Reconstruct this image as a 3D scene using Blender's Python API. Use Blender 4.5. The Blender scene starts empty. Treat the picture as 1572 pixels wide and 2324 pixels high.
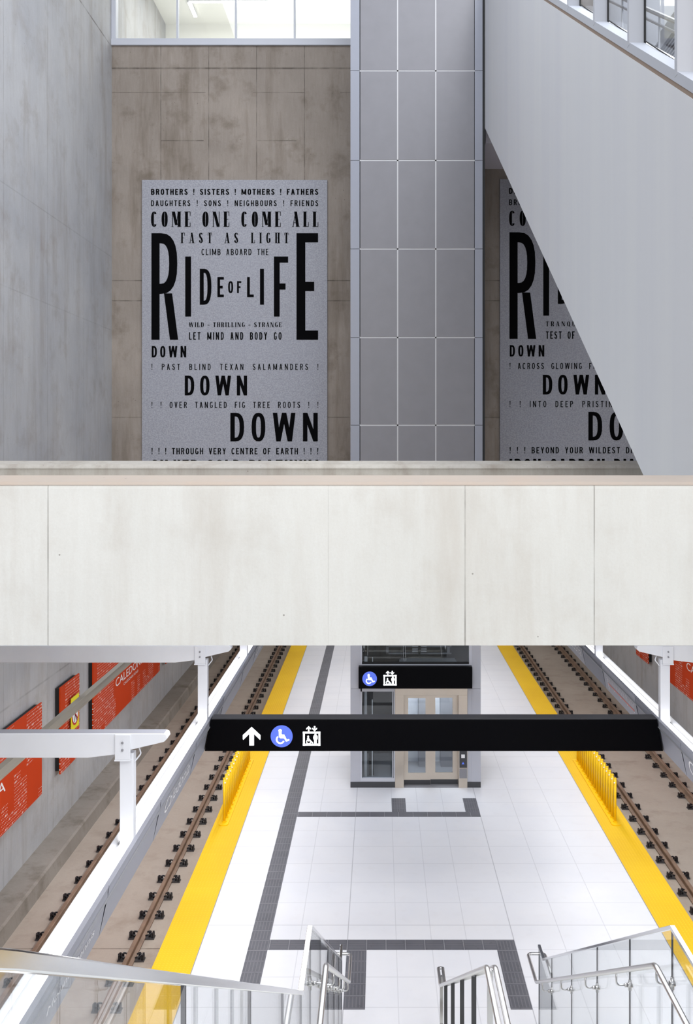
import bpy, math, random
random.seed(7)
scene = bpy.context.scene
COL = scene.collection

# ------------------------------------------------------------------ camera
EYE = 7.8            # eye height above the platform floor
F = 2180.0           # focal length in pixels of the 1572 px wide frame
cam_d = bpy.data.cameras.new('camera')
cam = bpy.data.objects.new('camera', cam_d)
COL.objects.link(cam)
cam.location = (0, 0, EYE)
cam.rotation_euler = (math.pi / 2, 0, 0)
cam_d.sensor_fit = 'HORIZONTAL'
cam_d.sensor_width = 36.0
cam_d.lens = F / 1572 * 36.0
cam_d.shift_x = -75 / 1572
cam_d.shift_y = -161 / 1572
cam_d.clip_start = 0.05
cam_d.clip_end = 300
scene.camera = cam

scene.view_settings.view_transform = 'Standard'
scene.view_settings.look = 'None'
scene.view_settings.gamma = 1
scene.view_settings.use_curve_mapping = False
scene.view_settings.exposure = 1.1

# ------------------------------------------------------------------ world and large lights
world = bpy.data.worlds.new('world')
scene.world = world
world.use_nodes = True
world.node_tree.nodes['Background'].inputs[0].default_value = (0.80, 0.86, 1.0, 1)
world.node_tree.nodes['Background'].inputs[1].default_value = 0.35


def area(name, loc, aim, sx, sy, power, color=(1, 1, 1)):
    d = bpy.data.lights.new(name, 'AREA')
    d.shape = 'RECTANGLE'
    d.size, d.size_y = sx, sy
    d.energy = power
    d.color = color
    o = bpy.data.objects.new(name, d)
    COL.objects.link(o)
    o.location = loc
    dx, dy, dz = (aim[i] - loc[i] for i in range(3))
    if abs(dy) < 1e-6:
        o.rotation_euler = (0, -math.atan2(dx, -dz), 0)
    else:
        o.rotation_euler = (math.atan2(math.hypot(dx, dy), -dz), 0, math.atan2(dy, dx) - math.pi / 2)
    return o


area('overhead_day_fill', (0.9, 9.0, 23.4), (0.9, 9.0, 0), 13, 16, 1400, (0.84, 0.9, 1.0))  # added area light standing in for cool daylight from above
area('rear_day_fill', (0.9, -7.5, 12.0), (0.6, 8, 7.5), 14, 8, 800, (1.0, 0.985, 0.96))  # unseen fill added behind the camera to brighten the bridge face; no window there
area('under_bridge_fill', (0.86, 10.5, 6.3), (0.86, 10.5, 0), 7.5, 5.5, 205, (0.96, 0.97, 1.0))  # unseen light added below the deck to brighten the platform
area('tunnel_fill_middle', (0.86, 29.5, 3.5), (0.86, 29.5, 0), 9, 8, 125, (0.96, 0.97, 1.0))  # hidden light added so the far platform reads bright
area('tunnel_fill_far', (0.86, 38.5, 3.5), (0.86, 38.5, 0), 9, 7, 90, (0.96, 0.97, 1.0))  # second hidden light added further down the tunnel
area('left_edge_fill', (-2.85, 16.0, 2.9), (-3.9, 16.0, 0), 0.1, 20, 135, (0.96, 0.97, 1.0))  # unseen strip added to light the platform edge, track and wall
area('right_edge_fill', (4.56, 16.0, 2.9), (5.61, 16.0, 0), 0.1, 20, 135, (0.96, 0.97, 1.0))  # same added strip for the right-hand edge
area('upper_room_light', (-2.5, 27.3, 20.85), (-2.5, 27.3, 17), 6, 3, 120, (1.0, 0.99, 0.96))


# ------------------------------------------------------------------ helpers: colours, nodes
def lin(c):
    c = c / 255.0
    return c / 12.92 if c <= 0.04045 else ((c + 0.055) / 1.055) ** 2.4


def rgb(r, g, b):
    return (lin(r), lin(g), lin(b), 1.0)


class NT:
    def __init__(self, name):
        self.m = bpy.data.materials.new(name)
        self.m.use_nodes = True
        self.t = self.m.node_tree
        self.p = self.t.nodes['Principled BSDF']
        self.out = self.t.nodes['Material Output']

    def new(self, typ, **kw):
        n = self.t.nodes.new(typ)
        for k, v in kw.items():
            setattr(n, k, v)
        return n

    def put(self, sock, v):
        if isinstance(v, bpy.types.NodeSocket):
            self.t.links.new(v, sock)
        elif v is not None:
            sock.default_value = v

    def math(self, op, a, b=None, c=None, clamp=False):
        n = self.new('ShaderNodeMath', operation=op, use_clamp=clamp)
        self.put(n.inputs[0], a)
        self.put(n.inputs[1], b)
        if c is not None:
            self.put(n.inputs[2], c)
        return n.outputs[0]

    def mix(self, fac, a, b, blend='MIX'):
        n = self.new('ShaderNodeMix', data_type='RGBA', blend_type=blend)
        self.put(n.inputs[0], fac)
        self.put(n.inputs[6], a)
        self.put(n.inputs[7], b)
        return n.outputs[2]

    def coords(self):
        tc = self.new('ShaderNodeTexCoord')
        s = self.new('ShaderNodeSeparateXYZ')
        self.t.links.new(tc.outputs['Object'], s.inputs[0])
        return tc.outputs['Object'], s.outputs

    def scaled(self, v, sc):
        n = self.new('ShaderNodeMapping')
        self.put(n.inputs[0], v)
        n.inputs['Scale'].default_value = sc
        return n.outputs[0]

    def noise(self, v, scale, detail=4, rough=0.55):
        n = self.new('ShaderNodeTexNoise')
        self.put(n.inputs['Vector'], v)
        n.inputs['Scale'].default_value = scale
        n.inputs['Detail'].default_value = detail
        n.inputs['Roughness'].default_value = rough
        return n.outputs[0]

    def ramp(self, f, lo, hi):
        n = self.new('ShaderNodeMapRange')
        self.put(n.inputs[0], f)
        n.inputs[1].default_value = lo
        n.inputs[2].default_value = hi
        return n.outputs[0]

    def near(self, s, c, w):           # 1 on the line s = c, 0 beyond w
        d = self.math('ABSOLUTE', self.math('SUBTRACT', s, c))
        return self.math('SUBTRACT', 1.0, self.math('DIVIDE', d, w), clamp=True)

    def within(self, s, a, b):
        return self.math('MULTIPLY', self.math('GREATER_THAN', s, a), self.math('LESS_THAN', s, b))

    def bump(self, h, strength, dist=0.01):
        n = self.new('ShaderNodeBump')
        n.inputs['Strength'].default_value = strength
        n.inputs['Distance'].default_value = dist
        self.put(n.inputs['Height'], h)
        self.t.links.new(n.outputs[0], self.p.inputs['Normal'])


def plain(name, c, rough=0.5, metal=0.0, vary=0.0, spec=None):
    k = NT(name)
    k.p.inputs['Roughness'].default_value = rough
    k.p.inputs['Metallic'].default_value = metal
    if spec is not None:
        k.p.inputs['Specular IOR Level'].default_value = spec
    if vary:
        v, s = k.coords()
        f = k.noise(v, 3.0, 5)
        d = (c[0] * (1 - vary), c[1] * (1 - vary), c[2] * (1 - vary), 1)
        k.put(k.p.inputs['Base Color'], k.mix(k.ramp(f, 0.35, 0.7), c, d))
    else:
        k.p.inputs['Base Color'].default_value = c
    return k.m


def glow(name, c, strength):
    k = NT(name)
    k.p.inputs['Base Color'].default_value = c
    k.p.inputs['Emission Color'].default_value = c
    k.p.inputs['Emission Strength'].default_value = strength
    return k.m


def glass(name, tint, refl=0.7, base=0.035):
    k = NT(name)
    k.t.nodes.remove(k.p)
    tr = k.new('ShaderNodeBsdfTransparent')
    tr.inputs[0].default_value = tint
    gl = k.new('ShaderNodeBsdfGlossy')
    gl.inputs['Roughness'].default_value = 0.0
    lw = k.new('ShaderNodeLayerWeight')
    lw.inputs[0].default_value = 0.5
    fr = k.math('ADD', base, k.math('MULTIPLY', refl, k.math('POWER', lw.outputs['Facing'], 5.0)))
    mx = k.new('ShaderNodeMixShader')
    k.t.links.new(fr, mx.inputs[0])
    k.t.links.new(tr.outputs[0], mx.inputs[1])
    k.t.links.new(gl.outputs[0], mx.inputs[2])
    k.t.links.new(mx.outputs[0], k.out.inputs[0])
    return k.m


def concrete(name, a, b, stain, joints=(), rough=0.75, streak=0.5, pores=0.5, stain_amt=0.5, blotch=None):
    """joints: (axis, coordinate, half width, darkness, other axis, lo, hi)"""
    k = NT(name)
    v, s = k.coords()
    big = k.ramp(k.noise(v, 0.45, 5, 0.6), 0.34, 0.68)
    col = k.mix(big, a, b)
    st = k.ramp(k.noise(k.scaled(v, (2.2, 2.2, 0.28)), 1.0, 6, 0.65), 0.5, 0.78)
    col = k.mix(k.math('MULTIPLY', st, streak), col, stain)
    fine = k.ramp(k.noise(k.scaled(v, (9, 9, 1.2)), 1.6, 6, 0.7), 0.35, 0.75)
    col = k.mix(k.math('MULTIPLY', fine, 0.22 * streak + 0.05), col, stain)
    mid = k.ramp(k.noise(v, 1.7, 8, 0.65), 0.52, 0.72)
    col = k.mix(k.math('MULTIPLY', mid, stain_amt), col, stain)
    grain = k.noise(v, 55, 3, 0.7)
    col = k.mix(k.math('MULTIPLY', k.ramp(grain, 0.4, 0.7), 0.10), col, stain)
    vo = k.new('ShaderNodeTexVoronoi')
    k.put(vo.inputs['Vector'], v)
    vo.inputs['Scale'].default_value = 4.5
    hole = k.math('LESS_THAN', vo.outputs['Distance'], 0.045)
    col = k.mix(k.math('MULTIPLY', hole, 0.75 * pores), col, (stain[0] * .35, stain[1] * .35, stain[2] * .35, 1))
    if blotch:                            # one worn, greyer patch with an outline of its own
        (ax, c0, r0), (ax2, c1, r1), bc = blotch
        e = k.math('ADD', k.math('POWER', k.math('DIVIDE', k.math('SUBTRACT', s[ax], c0), r0), 2.0),
                   k.math('POWER', k.math('DIVIDE', k.math('SUBTRACT', s[ax2], c1), r1), 2.0))
        e = k.math('ADD', e, k.math('MULTIPLY', k.math('SUBTRACT', k.noise(v, 3.0, 6, 0.7), 0.5), 2.4))
        col = k.mix(k.math('MULTIPLY', k.math('SUBTRACT', 1.15, e, clamp=True), 0.5), col, bc)
    h = k.noise(v, 12, 6)
    for ax, c, w, dark, oax, lo, hi in joints:
        j = k.near(s[ax], c, w)
        if oax is not None:
            j = k.math('MULTIPLY', j, k.within(s[oax], lo, hi))
        wob = k.ramp(k.noise(v, 2.3, 4), 0.25, 0.6)
        j = k.math('MULTIPLY', j, k.math('MULTIPLY', wob, dark))
        col = k.mix(j, col, (stain[0] * .3, stain[1] * .3, stain[2] * .3, 1))
    k.put(k.p.inputs['Base Color'], col)
    k.p.inputs['Roughness'].default_value = rough
    k.bump(h, 0.25, 0.01)
    return k.m


# ------------------------------------------------------------------ helpers: meshes
class MB:
    def __init__(self):
        self.v, self.f = [], []

    def poly(self, pts):
        i = len(self.v)
        self.v += [tuple(p) for p in pts]
        self.f.append(tuple(range(i, i + len(pts))))
        return self

    def box(self, x0, x1, y0, y1, z0, z1):
        i = len(self.v)
        self.v += [(x, y, z) for z in (z0, z1) for y in (y0, y1) for x in (x0, x1)]
        for q in ((0, 2, 3, 1), (4, 5, 7, 6), (0, 1, 5, 4), (2, 6, 7, 3), (0, 4, 6, 2), (1, 3, 7, 5)):
            self.f.append(tuple(i + a for a in q))
        return self

    def extrude(self, prof, axis, a, b):
        """prism: profile of 2D points, extruded along axis 0/1/2 from a to b"""
        def at(p, t):
            return ((t, p[0], p[1]), (p[0], t, p[1]), (p[0], p[1], t))[axis]
        n, i = len(prof), len(self.v)
        self.v += [at(p, a) for p in prof] + [at(p, b) for p in prof]
        self.f.append(tuple(i + q for q in range(n))[::-1])
        self.f.append(tuple(i + n + q for q in range(n)))
        for q in range(n):
            r = (q + 1) % n
            self.f.append((i + q, i + r, i + n + r, i + n + q))
        return self

    def tube(self, pts, r, n=12, cap=True):
        from mathutils import Vector as V
        P = [V(p) for p in pts]
        ref = None
        rings = []
        for k, p in enumerate(P):
            d = ((P[k] - P[k - 1]).normalized() if k else V()) + ((P[k + 1] - P[k]).normalized() if k < len(P) - 1 else V())
            d.normalize()
            if ref is None:
                ref = V((0, 0, 1)) if abs(d.z) < 0.8 else V((1, 0, 0))
            u = (ref - d * ref.dot(d)).normalized()
            w = d.cross(u)
            ref = u
            i = len(self.v)
            for a in range(n):
                t = 2 * math.pi * a / n
                self.v.append(tuple(p + (u * math.cos(t) + w * math.sin(t)) * r))
            rings.append(i)
        for a, b in zip(rings, rings[1:]):
            for q in range(n):
                r2 = (q + 1) % n
                self.f.append((a + q, a + r2, b + r2, b + q))
        if cap:
            self.f.append(tuple(rings[0] + q for q in range(n))[::-1])
            self.f.append(tuple(rings[-1] + q for q in range(n)))
        return self

    def build(self, name, mat, parent=None, origin=None, bevel=0.0, smooth=False):
        from mathutils import Vector as V
        o0 = V((0, 0, 0))
        if parent is not None:
            q = parent
            while q is not None:
                o0 = o0 + q.location
                q = q.parent
        elif origin is not None:
            o0 = V(origin)
        me = bpy.data.meshes.new(name)
        me.from_pydata([tuple(V(p) - o0) for p in self.v], [], self.f)
        me.validate()
        me.update()
        if smooth:
            for p in me.polygons:
                p.use_smooth = len(p.vertices) == 4
        me.materials.append(mat)
        ob = bpy.data.objects.new(name, me)
        COL.objects.link(ob)
        if parent is not None:
            ob.parent = parent
        else:
            ob.location = o0
        if bevel:
            md = ob.modifiers.new('bevel', 'BEVEL')
            md.width = bevel
            md.segments = 2
            md.limit_method = 'ANGLE'
        return ob


def fillet(pts, r, n=5):
    from mathutils import Vector as V
    P = [V(p) for p in pts]
    out = [P[0]]
    for k in range(1, len(P) - 1):
        a, b, c = P[k - 1], P[k], P[k + 1]
        u, w = (a - b), (c - b)
        rr = min(r, u.length * .45, w.length * .45)
        s, e = b + u.normalized() * rr, b + w.normalized() * rr
        for i in range(n + 1):
            t = i / n
            out.append(s * (1 - t) ** 2 + b * 2 * t * (1 - t) + e * t * t)
    out.append(P[-1])
    return out


def box(*a):
    return MB().box(*a)


def tag(o, label, cat, group=None):
    o['label'] = label
    o['category'] = cat
    if group:
        o['group'] = group
    return o


def thing(name, loc, label, cat, group=None):
    o = bpy.data.objects.new(name, None)
    o.empty_display_size = 0.2
    COL.objects.link(o)
    o.location = loc
    return tag(o, label, cat, group)


def struct(o):
    o['kind'] = 'structure'
    return o


def copy_tree(o, parent=None):
    c = o.copy()
    COL.objects.link(c)
    c.parent = parent
    for ch in list(o.children):
        copy_tree(ch, c)
    return c


MX = 1.71                              # the tunnel mirrors about x = MX / 2


def mir(x):
    return MX - x


# ------------------------------------------------------------------ materials
M = {}
M['white_metal'] = plain('white_painted_steel', rgb(214, 216, 222), 0.45, 0, 0.04)
M['frame'] = plain('pale_window_frame', rgb(196, 199, 208), 0.45)
M['steel'] = plain('brushed_stainless', (0.62, 0.62, 0.63, 1), 0.28, 1.0)
M['polished'] = plain('polished_steel_cap', (0.74, 0.75, 0.77, 1), 0.13, 1.0)
M['door_steel'] = plain('warm_stainless', (0.62, 0.55, 0.47, 1), 0.36, 1.0, 0.05)
M['black'] = plain('black_gloss', (0.0015, 0.0015, 0.0025, 1), 0.35, spec=0.06)
M['black_matt'] = plain('black_matt', (0.010, 0.010, 0.011, 1), 0.7)
M['dark_grey'] = plain('dark_grey_metal', (0.045, 0.046, 0.052, 1), 0.4)
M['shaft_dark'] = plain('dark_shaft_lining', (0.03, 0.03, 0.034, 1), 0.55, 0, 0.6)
M['mid_grey'] = plain('mid_grey_metal', (0.25, 0.25, 0.27, 1), 0.5, 0.2)
M['rust'] = plain('rusty_rail', rgb(138, 112, 93), 0.6, 0.0, 0.4)
M['clip'] = plain('black_clip_steel', (0.013, 0.012, 0.014, 1), 0.35, 0.2)
M['plate'] = plain('worn_plate_steel', (0.07, 0.066, 0.068, 1), 0.5, 0.2)
M['yellow_post'] = plain('glossy_yellow', rgb(246, 196, 6), 0.35)
M['white'] = plain('white_mark', rgb(238, 238, 240), 0.6)
M['ink'] = plain('black_ink', (0.002, 0.002, 0.0025, 1), 0.8, spec=0.05)
M['red'] = plain('red_mark', rgb(190, 26, 40), 0.5)
M['red_line'] = plain('orange_red_line', rgb(222, 96, 70), 0.5)
M['hazard'] = plain('hazard_yellow', rgb(232, 222, 20), 0.5)
M['room'] = plain('upper_room_white', rgb(238, 238, 234), 0.7)
M['panel_a'] = plain('fascia_grey', rgb(150, 152, 162), 0.5, 0.1)
M['panel_b'] = plain('fascia_darker_grey', rgb(118, 121, 132), 0.5, 0.1)
M['cladding'] = plain('grey_cladding_panel', rgb(120, 119, 124), 0.45, 0, 0.06)
M['cladding_strip'] = plain('pale_corner_cladding', rgb(136, 139, 150), 0.4)
M['cladding_low'] = plain('pale_lower_cladding', rgb(182, 184, 193), 0.4)
M['joint_line'] = plain('pale_joint_trim', rgb(188, 188, 190), 0.5)
M['led'] = glow('led_white', (1, 0.99, 1.0, 1), 2.2)
M['lamp'] = glow('room_lamp', (1, 0.99, 0.95, 1), 2.0)
M['sign_white'] = glow('backlit_white', (0.93, 0.97, 1.0, 1), 0.8)
M['sign_blue'] = glow('backlit_blue', (0.07, 0.12, 0.55, 1), 0.40)
M['glass'] = glass('clear_balustrade_glass', (0.955, 0.972, 0.975, 1))
M['pane'] = glass('window_glass', (0.97, 0.98, 0.98, 1), 0.5)
M['dark_pane'] = glass('elevator_glass', (0.80, 0.83, 0.85, 1), 0.8, 0.06)

WX = -6.77                              # left wall
WXR = mir(WX)
FY = 24.3                               # far wall of the hall

farj = [(2, 17.23, 0.035, 0.9, None, 0, 0), (2, 17.80, 0.05, 0.5, None, 0, 0), (2, 11.86, 0.02, 0.8, None, 0, 0),
        (2, 11.35, 0.02, 0.8, None, 0, 0), (2, 8.40, 0.02, 0.6, None, 0, 0),
        (2, 16.62, 0.014, 0.6, 0, -6.8, -4.4), (2, 16.62, 0.014, 0.7, 0, -3.2, -1.9), (2, 16.62, 0.014, 0.5, 0, -1.0, 1),
        (2, 15.40, 0.02, 0.9, 0, -5.53, -4.45), (2, 15.40, 0.02, 0.9, 0, -3.1, -2.1)]
for i, x in enumerate((-5.53, -4.32, -3.11, -1.90)):
    farj.append((0, x, 0.016, 0.8, None, 0, 0))
M['far_wall'] = concrete('brown_grey_board_concrete', rgb(160, 150, 141), rgb(140, 131, 123), rgb(98, 85, 70), farj,
                         streak=0.75, stain_amt=0.6, pores=0.7)
lj = [(2, 17.76, 0.03, 1.0, None, 0, 0), (2, 12.45, 0.02, 0.25, None, 0, 0), (2, 10.6, 0.02, 0.2, None, 0, 0)]
for y in (12.6, 15.0, 17.3, 19.6, 22.0, 26.6, 29.0, 31.4):
    lj.append((1, y, 0.014, 0.55, None, 0, 0))
lj += [(2, 2.95, 0.03, 0.35, None, 0, 0)]
M['left_wall'] = concrete('cool_grey_concrete', rgb(190, 191, 193), rgb(170, 172, 177), rgb(140, 128, 118), lj,
                          streak=0.55, stain_amt=0.36, pores=0.5)
bj = [(0, -2.346, 0.007, 0.8, None, 0, 0), (0, 0.605, 0.008, 0.9, None, 0, 0), (0, 1.519, 0.006, 0.8, None, 0, 0),
      (0, -0.362, 0.005, 0.25, None, 0, 0), (2, 6.375, 0.006, 0.5, None, 0, 0)]  # last entry paints the thin shadow line along the beam's bottom edge
M['bridge'] = concrete('pale_bridge_concrete', rgb(222, 223, 220), rgb(210, 211, 208), rgb(184, 176, 166), bj,
                       streak=0.45, stain_amt=0.26, pores=0.9,
                       blotch=((0, 1.02, 0.36), (2, 6.75, 0.5), rgb(168, 156, 146)))
M['coping'] = concrete('beige_coping_concrete', rgb(172, 160, 148), rgb(164, 153, 143), rgb(176, 154, 136), (),
                       streak=0.3, stain_amt=0.3, pores=0.5)
M['bridge_far'] = concrete('weathered_parapet_concrete', rgb(186, 181, 172), rgb(172, 167, 160), rgb(122, 108, 92), (),
                           streak=0.6, stain_amt=0.4, pores=0.6)
M['trackbed'] = concrete('trackbed_concrete', rgb(176, 164, 152), rgb(164, 151, 139), rgb(126, 108, 92),
                         [(1, 15.8, 0.02, 0.9, None, 0, 0), (1, 25.0, 0.02, 0.7, None, 0, 0), (1, 34.0, 0.02, 0.9, None, 0, 0)],
                         streak=0.1, stain_amt=0.4, pores=0.3)
M['ledge'] = concrete('dirty_ledge_concrete', rgb(152, 144, 136), rgb(134, 126, 118), rgb(90, 80, 66), (), streak=0.3,
                      stain_amt=0.65, pores=0.5)


def make_escalator_wall():
    k = NT('pale_plaster_panels')
    v, s = k.coords()
    st = k.ramp(k.noise(k.scaled(v, (1, 1.3, 0.05)), 1.0, 4, 0.6), 0.35, 0.7)
    col = k.mix(st, rgb(203, 204, 206), rgb(197, 198, 203))
    thin = k.ramp(k.noise(k.scaled(v, (1, 9, 0.35)), 1.2, 3, 0.6), 0.66, 0.72)
    col = k.mix(k.math('MULTIPLY', thin, 0.25), col, rgb(198, 198, 202))
    for y in (9.9, 12.3, 14.9, 18.0):
        col = k.mix(k.math('MULTIPLY', k.near(s[1], y, 0.012), 0.25), col, rgb(150, 150, 152))
    k.put(k.p.inputs['Base Color'], col)
    k.p.inputs['Roughness'].default_value = 0.55
    return k.m


M['esc_frame'] = plain('escalator_window_frame', rgb(172, 175, 183), 0.5)
M['esc_wall'] = make_escalator_wall()


def make_tiles():
    k = NT('white_floor_tiles')
    v, s = k.coords()
    col = k.mix(k.ramp(k.noise(v, 0.8, 4), 0.3, 0.7), rgb(226, 226, 230), rgb(219, 220, 226))
    col = k.mix(k.math('MULTIPLY', k.ramp(k.noise(v, 4, 6), 0.55, 0.8), 0.12), col, rgb(196, 190, 186))
    j = None
    for x, w, d in ((-0.5, .007, .9), (2.1, .007, .9), (-1.25, .006, .45), (.26, .006, .4), (.81, .006, .4), (1.36, .006, .4),
                    (2.86, .006, .5), (3.62, .006, .5)):
        q = k.math('MULTIPLY', k.near(s[0], x, w * 1.6), d)
        j = q if j is None else k.math('MAXIMUM', j, q)
    yy = k.math('DIVIDE', k.math('SUBTRACT', s[1], 14.73 - 0.75 * 40), 0.75)
    fr = k.math('FRACT', yy)
    e = k.math('MINIMUM', fr, k.math('SUBTRACT', 1.0, fr))
    q = k.math('MULTIPLY', k.math('SUBTRACT', 1.0, k.math('DIVIDE', e, 0.018), clamp=True), 0.40)
    j = k.math('MAXIMUM', j, q)
    j = k.math('MAXIMUM', j, k.math('MULTIPLY', k.near(s[1], 15.48, 0.014), 0.8))
    col = k.mix(k.math('MULTIPLY', j, 0.75), col, rgb(128, 128, 136))
    k.put(k.p.inputs['Base Color'], col)
    k.p.inputs['Roughness'].default_value = 0.42
    return k.m


M['tiles'] = make_tiles()


def make_ribbed(name, ribaxis, yoff):
    k = NT(name)
    v, s = k.coords()
    col = k.mix(k.ramp(k.noise(v, 2.5, 5), 0.35, 0.7), rgb(92, 92, 99), rgb(80, 80, 87))
    a, b = (0, 1) if ribaxis == 0 else (1, 0)
    f = k.math('FRACT', k.math('DIVIDE', s[a], 0.05))
    e = k.math('LESS_THAN', k.math('ABSOLUTE', k.math('SUBTRACT', f, 0.5)), 0.14)
    t = k.math('FRACT', k.math('DIVIDE', k.math('SUBTRACT', s[b], yoff), 0.3))
    ok = k.within(t, 0.08, 0.92)
    col = k.mix(k.math('MULTIPLY', k.math('MULTIPLY', e, ok), 0.5), col, rgb(120, 120, 126))
    jl = k.math('SUBTRACT', 1.0, k.math('DIVIDE', k.math('MINIMUM', t, k.math('SUBTRACT', 1.0, t)), 0.03), clamp=True)
    col = k.mix(k.math('MULTIPLY', jl, 0.7), col, rgb(160, 160, 164))
    col = k.mix(k.math('MULTIPLY', k.ramp(k.noise(v, 9, 4), 0.62, 0.72), 0.4), col, rgb(50, 50, 54))
    k.put(k.p.inputs['Base Color'], col)
    k.p.inputs['Roughness'].default_value = 0.55
    return k.m


M['rib_long'] = make_ribbed('dark_ribbed_guide_tile', 0, 0.0)
M['rib_cross'] = make_ribbed('dark_ribbed_cross_tile', 1, -0.2)


def make_yellow():
    k = NT('yellow_tactile_tile')
    v, s = k.coords()
    col = k.mix(k.ramp(k.noise(v, 0.7, 5), 0.35, 0.7), rgb(233, 188, 32), rgb(226, 178, 26))
    vo = k.new('ShaderNodeTexVoronoi')
    k.put(vo.inputs['Vector'], k.scaled(v, (1, 1, 0)))
    vo.inputs['Scale'].default_value = 18
    vo.inputs['Randomness'].default_value = 0.0
    dome = k.math('SUBTRACT', 1.0, k.math('DIVIDE', vo.outputs['Distance'], 0.32), clamp=True)
    col = k.mix(k.math('MULTIPLY', dome, 0.45), col, rgb(246, 204, 56))
    k.put(k.p.inputs['Base Color'], col)
    k.p.inputs['Roughness'].default_value = 0.6
    k.p.inputs['Specular IOR Level'].default_value = 0.2
    k.bump(dome, 0.35, 0.01)
    return k.m


M['yellow'] = make_yellow()


def make_poster():
    k = NT('grey_speckled_poster')
    v, s = k.coords()
    n = k.noise(v, 32, 3, 0.8)
    col = k.mix(k.ramp(n, 0.38, 0.62), rgb(138, 139, 147), rgb(166, 167, 175))
    n2 = k.ramp(k.noise(v, 0.5, 3), 0.35, 0.7)
    col = k.mix(k.math('MULTIPLY', n2, 0.25), col, rgb(158, 160, 172))
    k.put(k.p.inputs['Base Color'], col)
    k.p.inputs['Roughness'].default_value = 0.6
    return k.m


M['poster'] = make_poster()


def make_orange():
    k = NT('orange_dotted_enamel')
    v, s = k.coords()
    Y, Z = s[1], s[2]
    yy = k.math('DIVIDE', Y, 0.062)
    row = k.math('FLOOR', k.math('DIVIDE', Z, 0.062))
    odd = k.math('MULTIPLY', k.math('MODULO', k.math('ABSOLUTE', row), 2.0), 0.5)
    fy = k.math('SUBTRACT', k.math('FRACT', k.math('ADD', yy, odd)), 0.5)
    fz = k.math('SUBTRACT', k.math('FRACT', k.math('DIVIDE', Z, 0.062)), 0.5)
    d = k.math('SQRT', k.math('ADD', k.math('POWER', fy, 2.0), k.math('POWER', fz, 2.0)))
    c = k.new('ShaderNodeCombineXYZ')
    k.put(c.inputs[0], k.math('FLOOR', yy))
    k.put(c.inputs[1], row)
    wn = k.new('ShaderNodeTexWhiteNoise')
    wn.noise_dimensions = '2D'
    k.t.links.new(c.outputs[0], wn.inputs['Vector'])
    rad = k.math('ADD', 0.17, k.math('MULTIPLY', k.math('GREATER_THAN', wn.outputs[0], 0.85), 0.16))
    dot = k.math('LESS_THAN', d, rad)
    c2 = k.new('ShaderNodeCombineXYZ')
    k.put(c2.inputs[0], k.math('FLOOR', k.math('DIVIDE', Y, 0.31)))
    k.put(c2.inputs[1], k.math('FLOOR', k.math('DIVIDE', k.math('ADD', Z, k.math('MULTIPLY', 0.9, k.math('SINE', k.math('FLOOR', k.math('DIVIDE', Y, 0.31))))), 0.93)))
    wn2 = k.new('ShaderNodeTexWhiteNoise')
    wn2.noise_dimensions = '2D'
    k.t.links.new(c2.outputs[0], wn2.inputs['Vector'])
    reg = k.math('GREATER_THAN', wn2.outputs[0], 0.46)
    # the long panels leave a clear field round the station name
    txt = k.math('MULTIPLY', k.within(Y, 1.7, 5.0), k.within(Z, 0.5, 1.05))
    m = k.math('MULTIPLY', k.math('MULTIPLY', dot, reg), k.math('SUBTRACT', 1.0, txt))
    col = k.mix(k.ramp(k.noise(v, 0.6, 4), 0.3, 0.7), rgb(200, 62, 14), rgb(190, 58, 15))
    col = k.mix(m, col, rgb(226, 206, 200))
    k.put(k.p.inputs['Base Color'], col)
    k.p.inputs['Roughness'].default_value = 0.6
    k.p.inputs['Specular IOR Level'].default_value = 0.15
    return k.m


M['orange'] = make_orange()

# ------------------------------------------------------------------ the setting
# platform, with its tactile edge strips and dark guide strips lying flush in the tiling
PL, PR = -3.37, mir(-3.37)
platform = struct(box(PL + .6, PR - .6, 5.0, 44, -0.55, 0.0).build('floor', M['tiles']))
for x0, x1 in ((PL, PL + .6), (PR - .6, PR)):
    struct(box(x0, x1, 5.0, 44, -0.55, 0.003).build('trim_1' if x0 < 0 else 'trim_2', M['yellow']))
    struct(box(x0 + (.6 if x0 < 0 else -0.012), x0 + (.612 if x0 < 0 else 0), 5.0, 44, 0.0, 0.004).build('trim_3' if x0 < 0 else 'trim_4', M['mid_grey']))
gl = MB()
gl.box(-2.02, -1.716, 13.69, 19.94, 0, 0.004).box(-2.02, -1.716, 20.20, 44, 0, 0.004).box(-2.02, -1.716, 19.94, 20.20, 0, 0.004)
for x0, x1, y0, y1 in ((-.5, -.2, 13.18, 14.72), (1.8, 2.1, 13.18, 14.72), (.26, .56, 20.2, 20.97), (1.81, 2.10, 20.2, 20.97),
                       (1.8, 2.1, 14.72, 15.02)):
    gl.box(x0, x1, y0, y1, 0, 0.004)
struct(gl.build('trim_5', M['rib_long']))
struct(box(-1.716, 1.8, 14.72, 15.02, 0, 0.004).box(-1.716, 2.10, 19.94, 20.20, 0, 0.004).build('trim_6', M['rib_cross']))

for nm, x0, x1 in (('floor_track_left', WX, PL), ('floor_track_right', PR, WXR)):
    struct(box(x0, x1, 2, 44, -0.9, -0.55).build(nm, M['trackbed']))
for side in (0, 1):
    prof = [(WX, -0.55), (-6.22, -0.55), (-6.26, -0.30), (-6.30, -0.27), (WX, -0.25)]
    if side:
        prof = [(mir(a), b) for a, b in prof][::-1]
    struct(MB().extrude(prof, 1, 2, 44).build('trim_%d' % (7 + side), M['ledge']))

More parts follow.
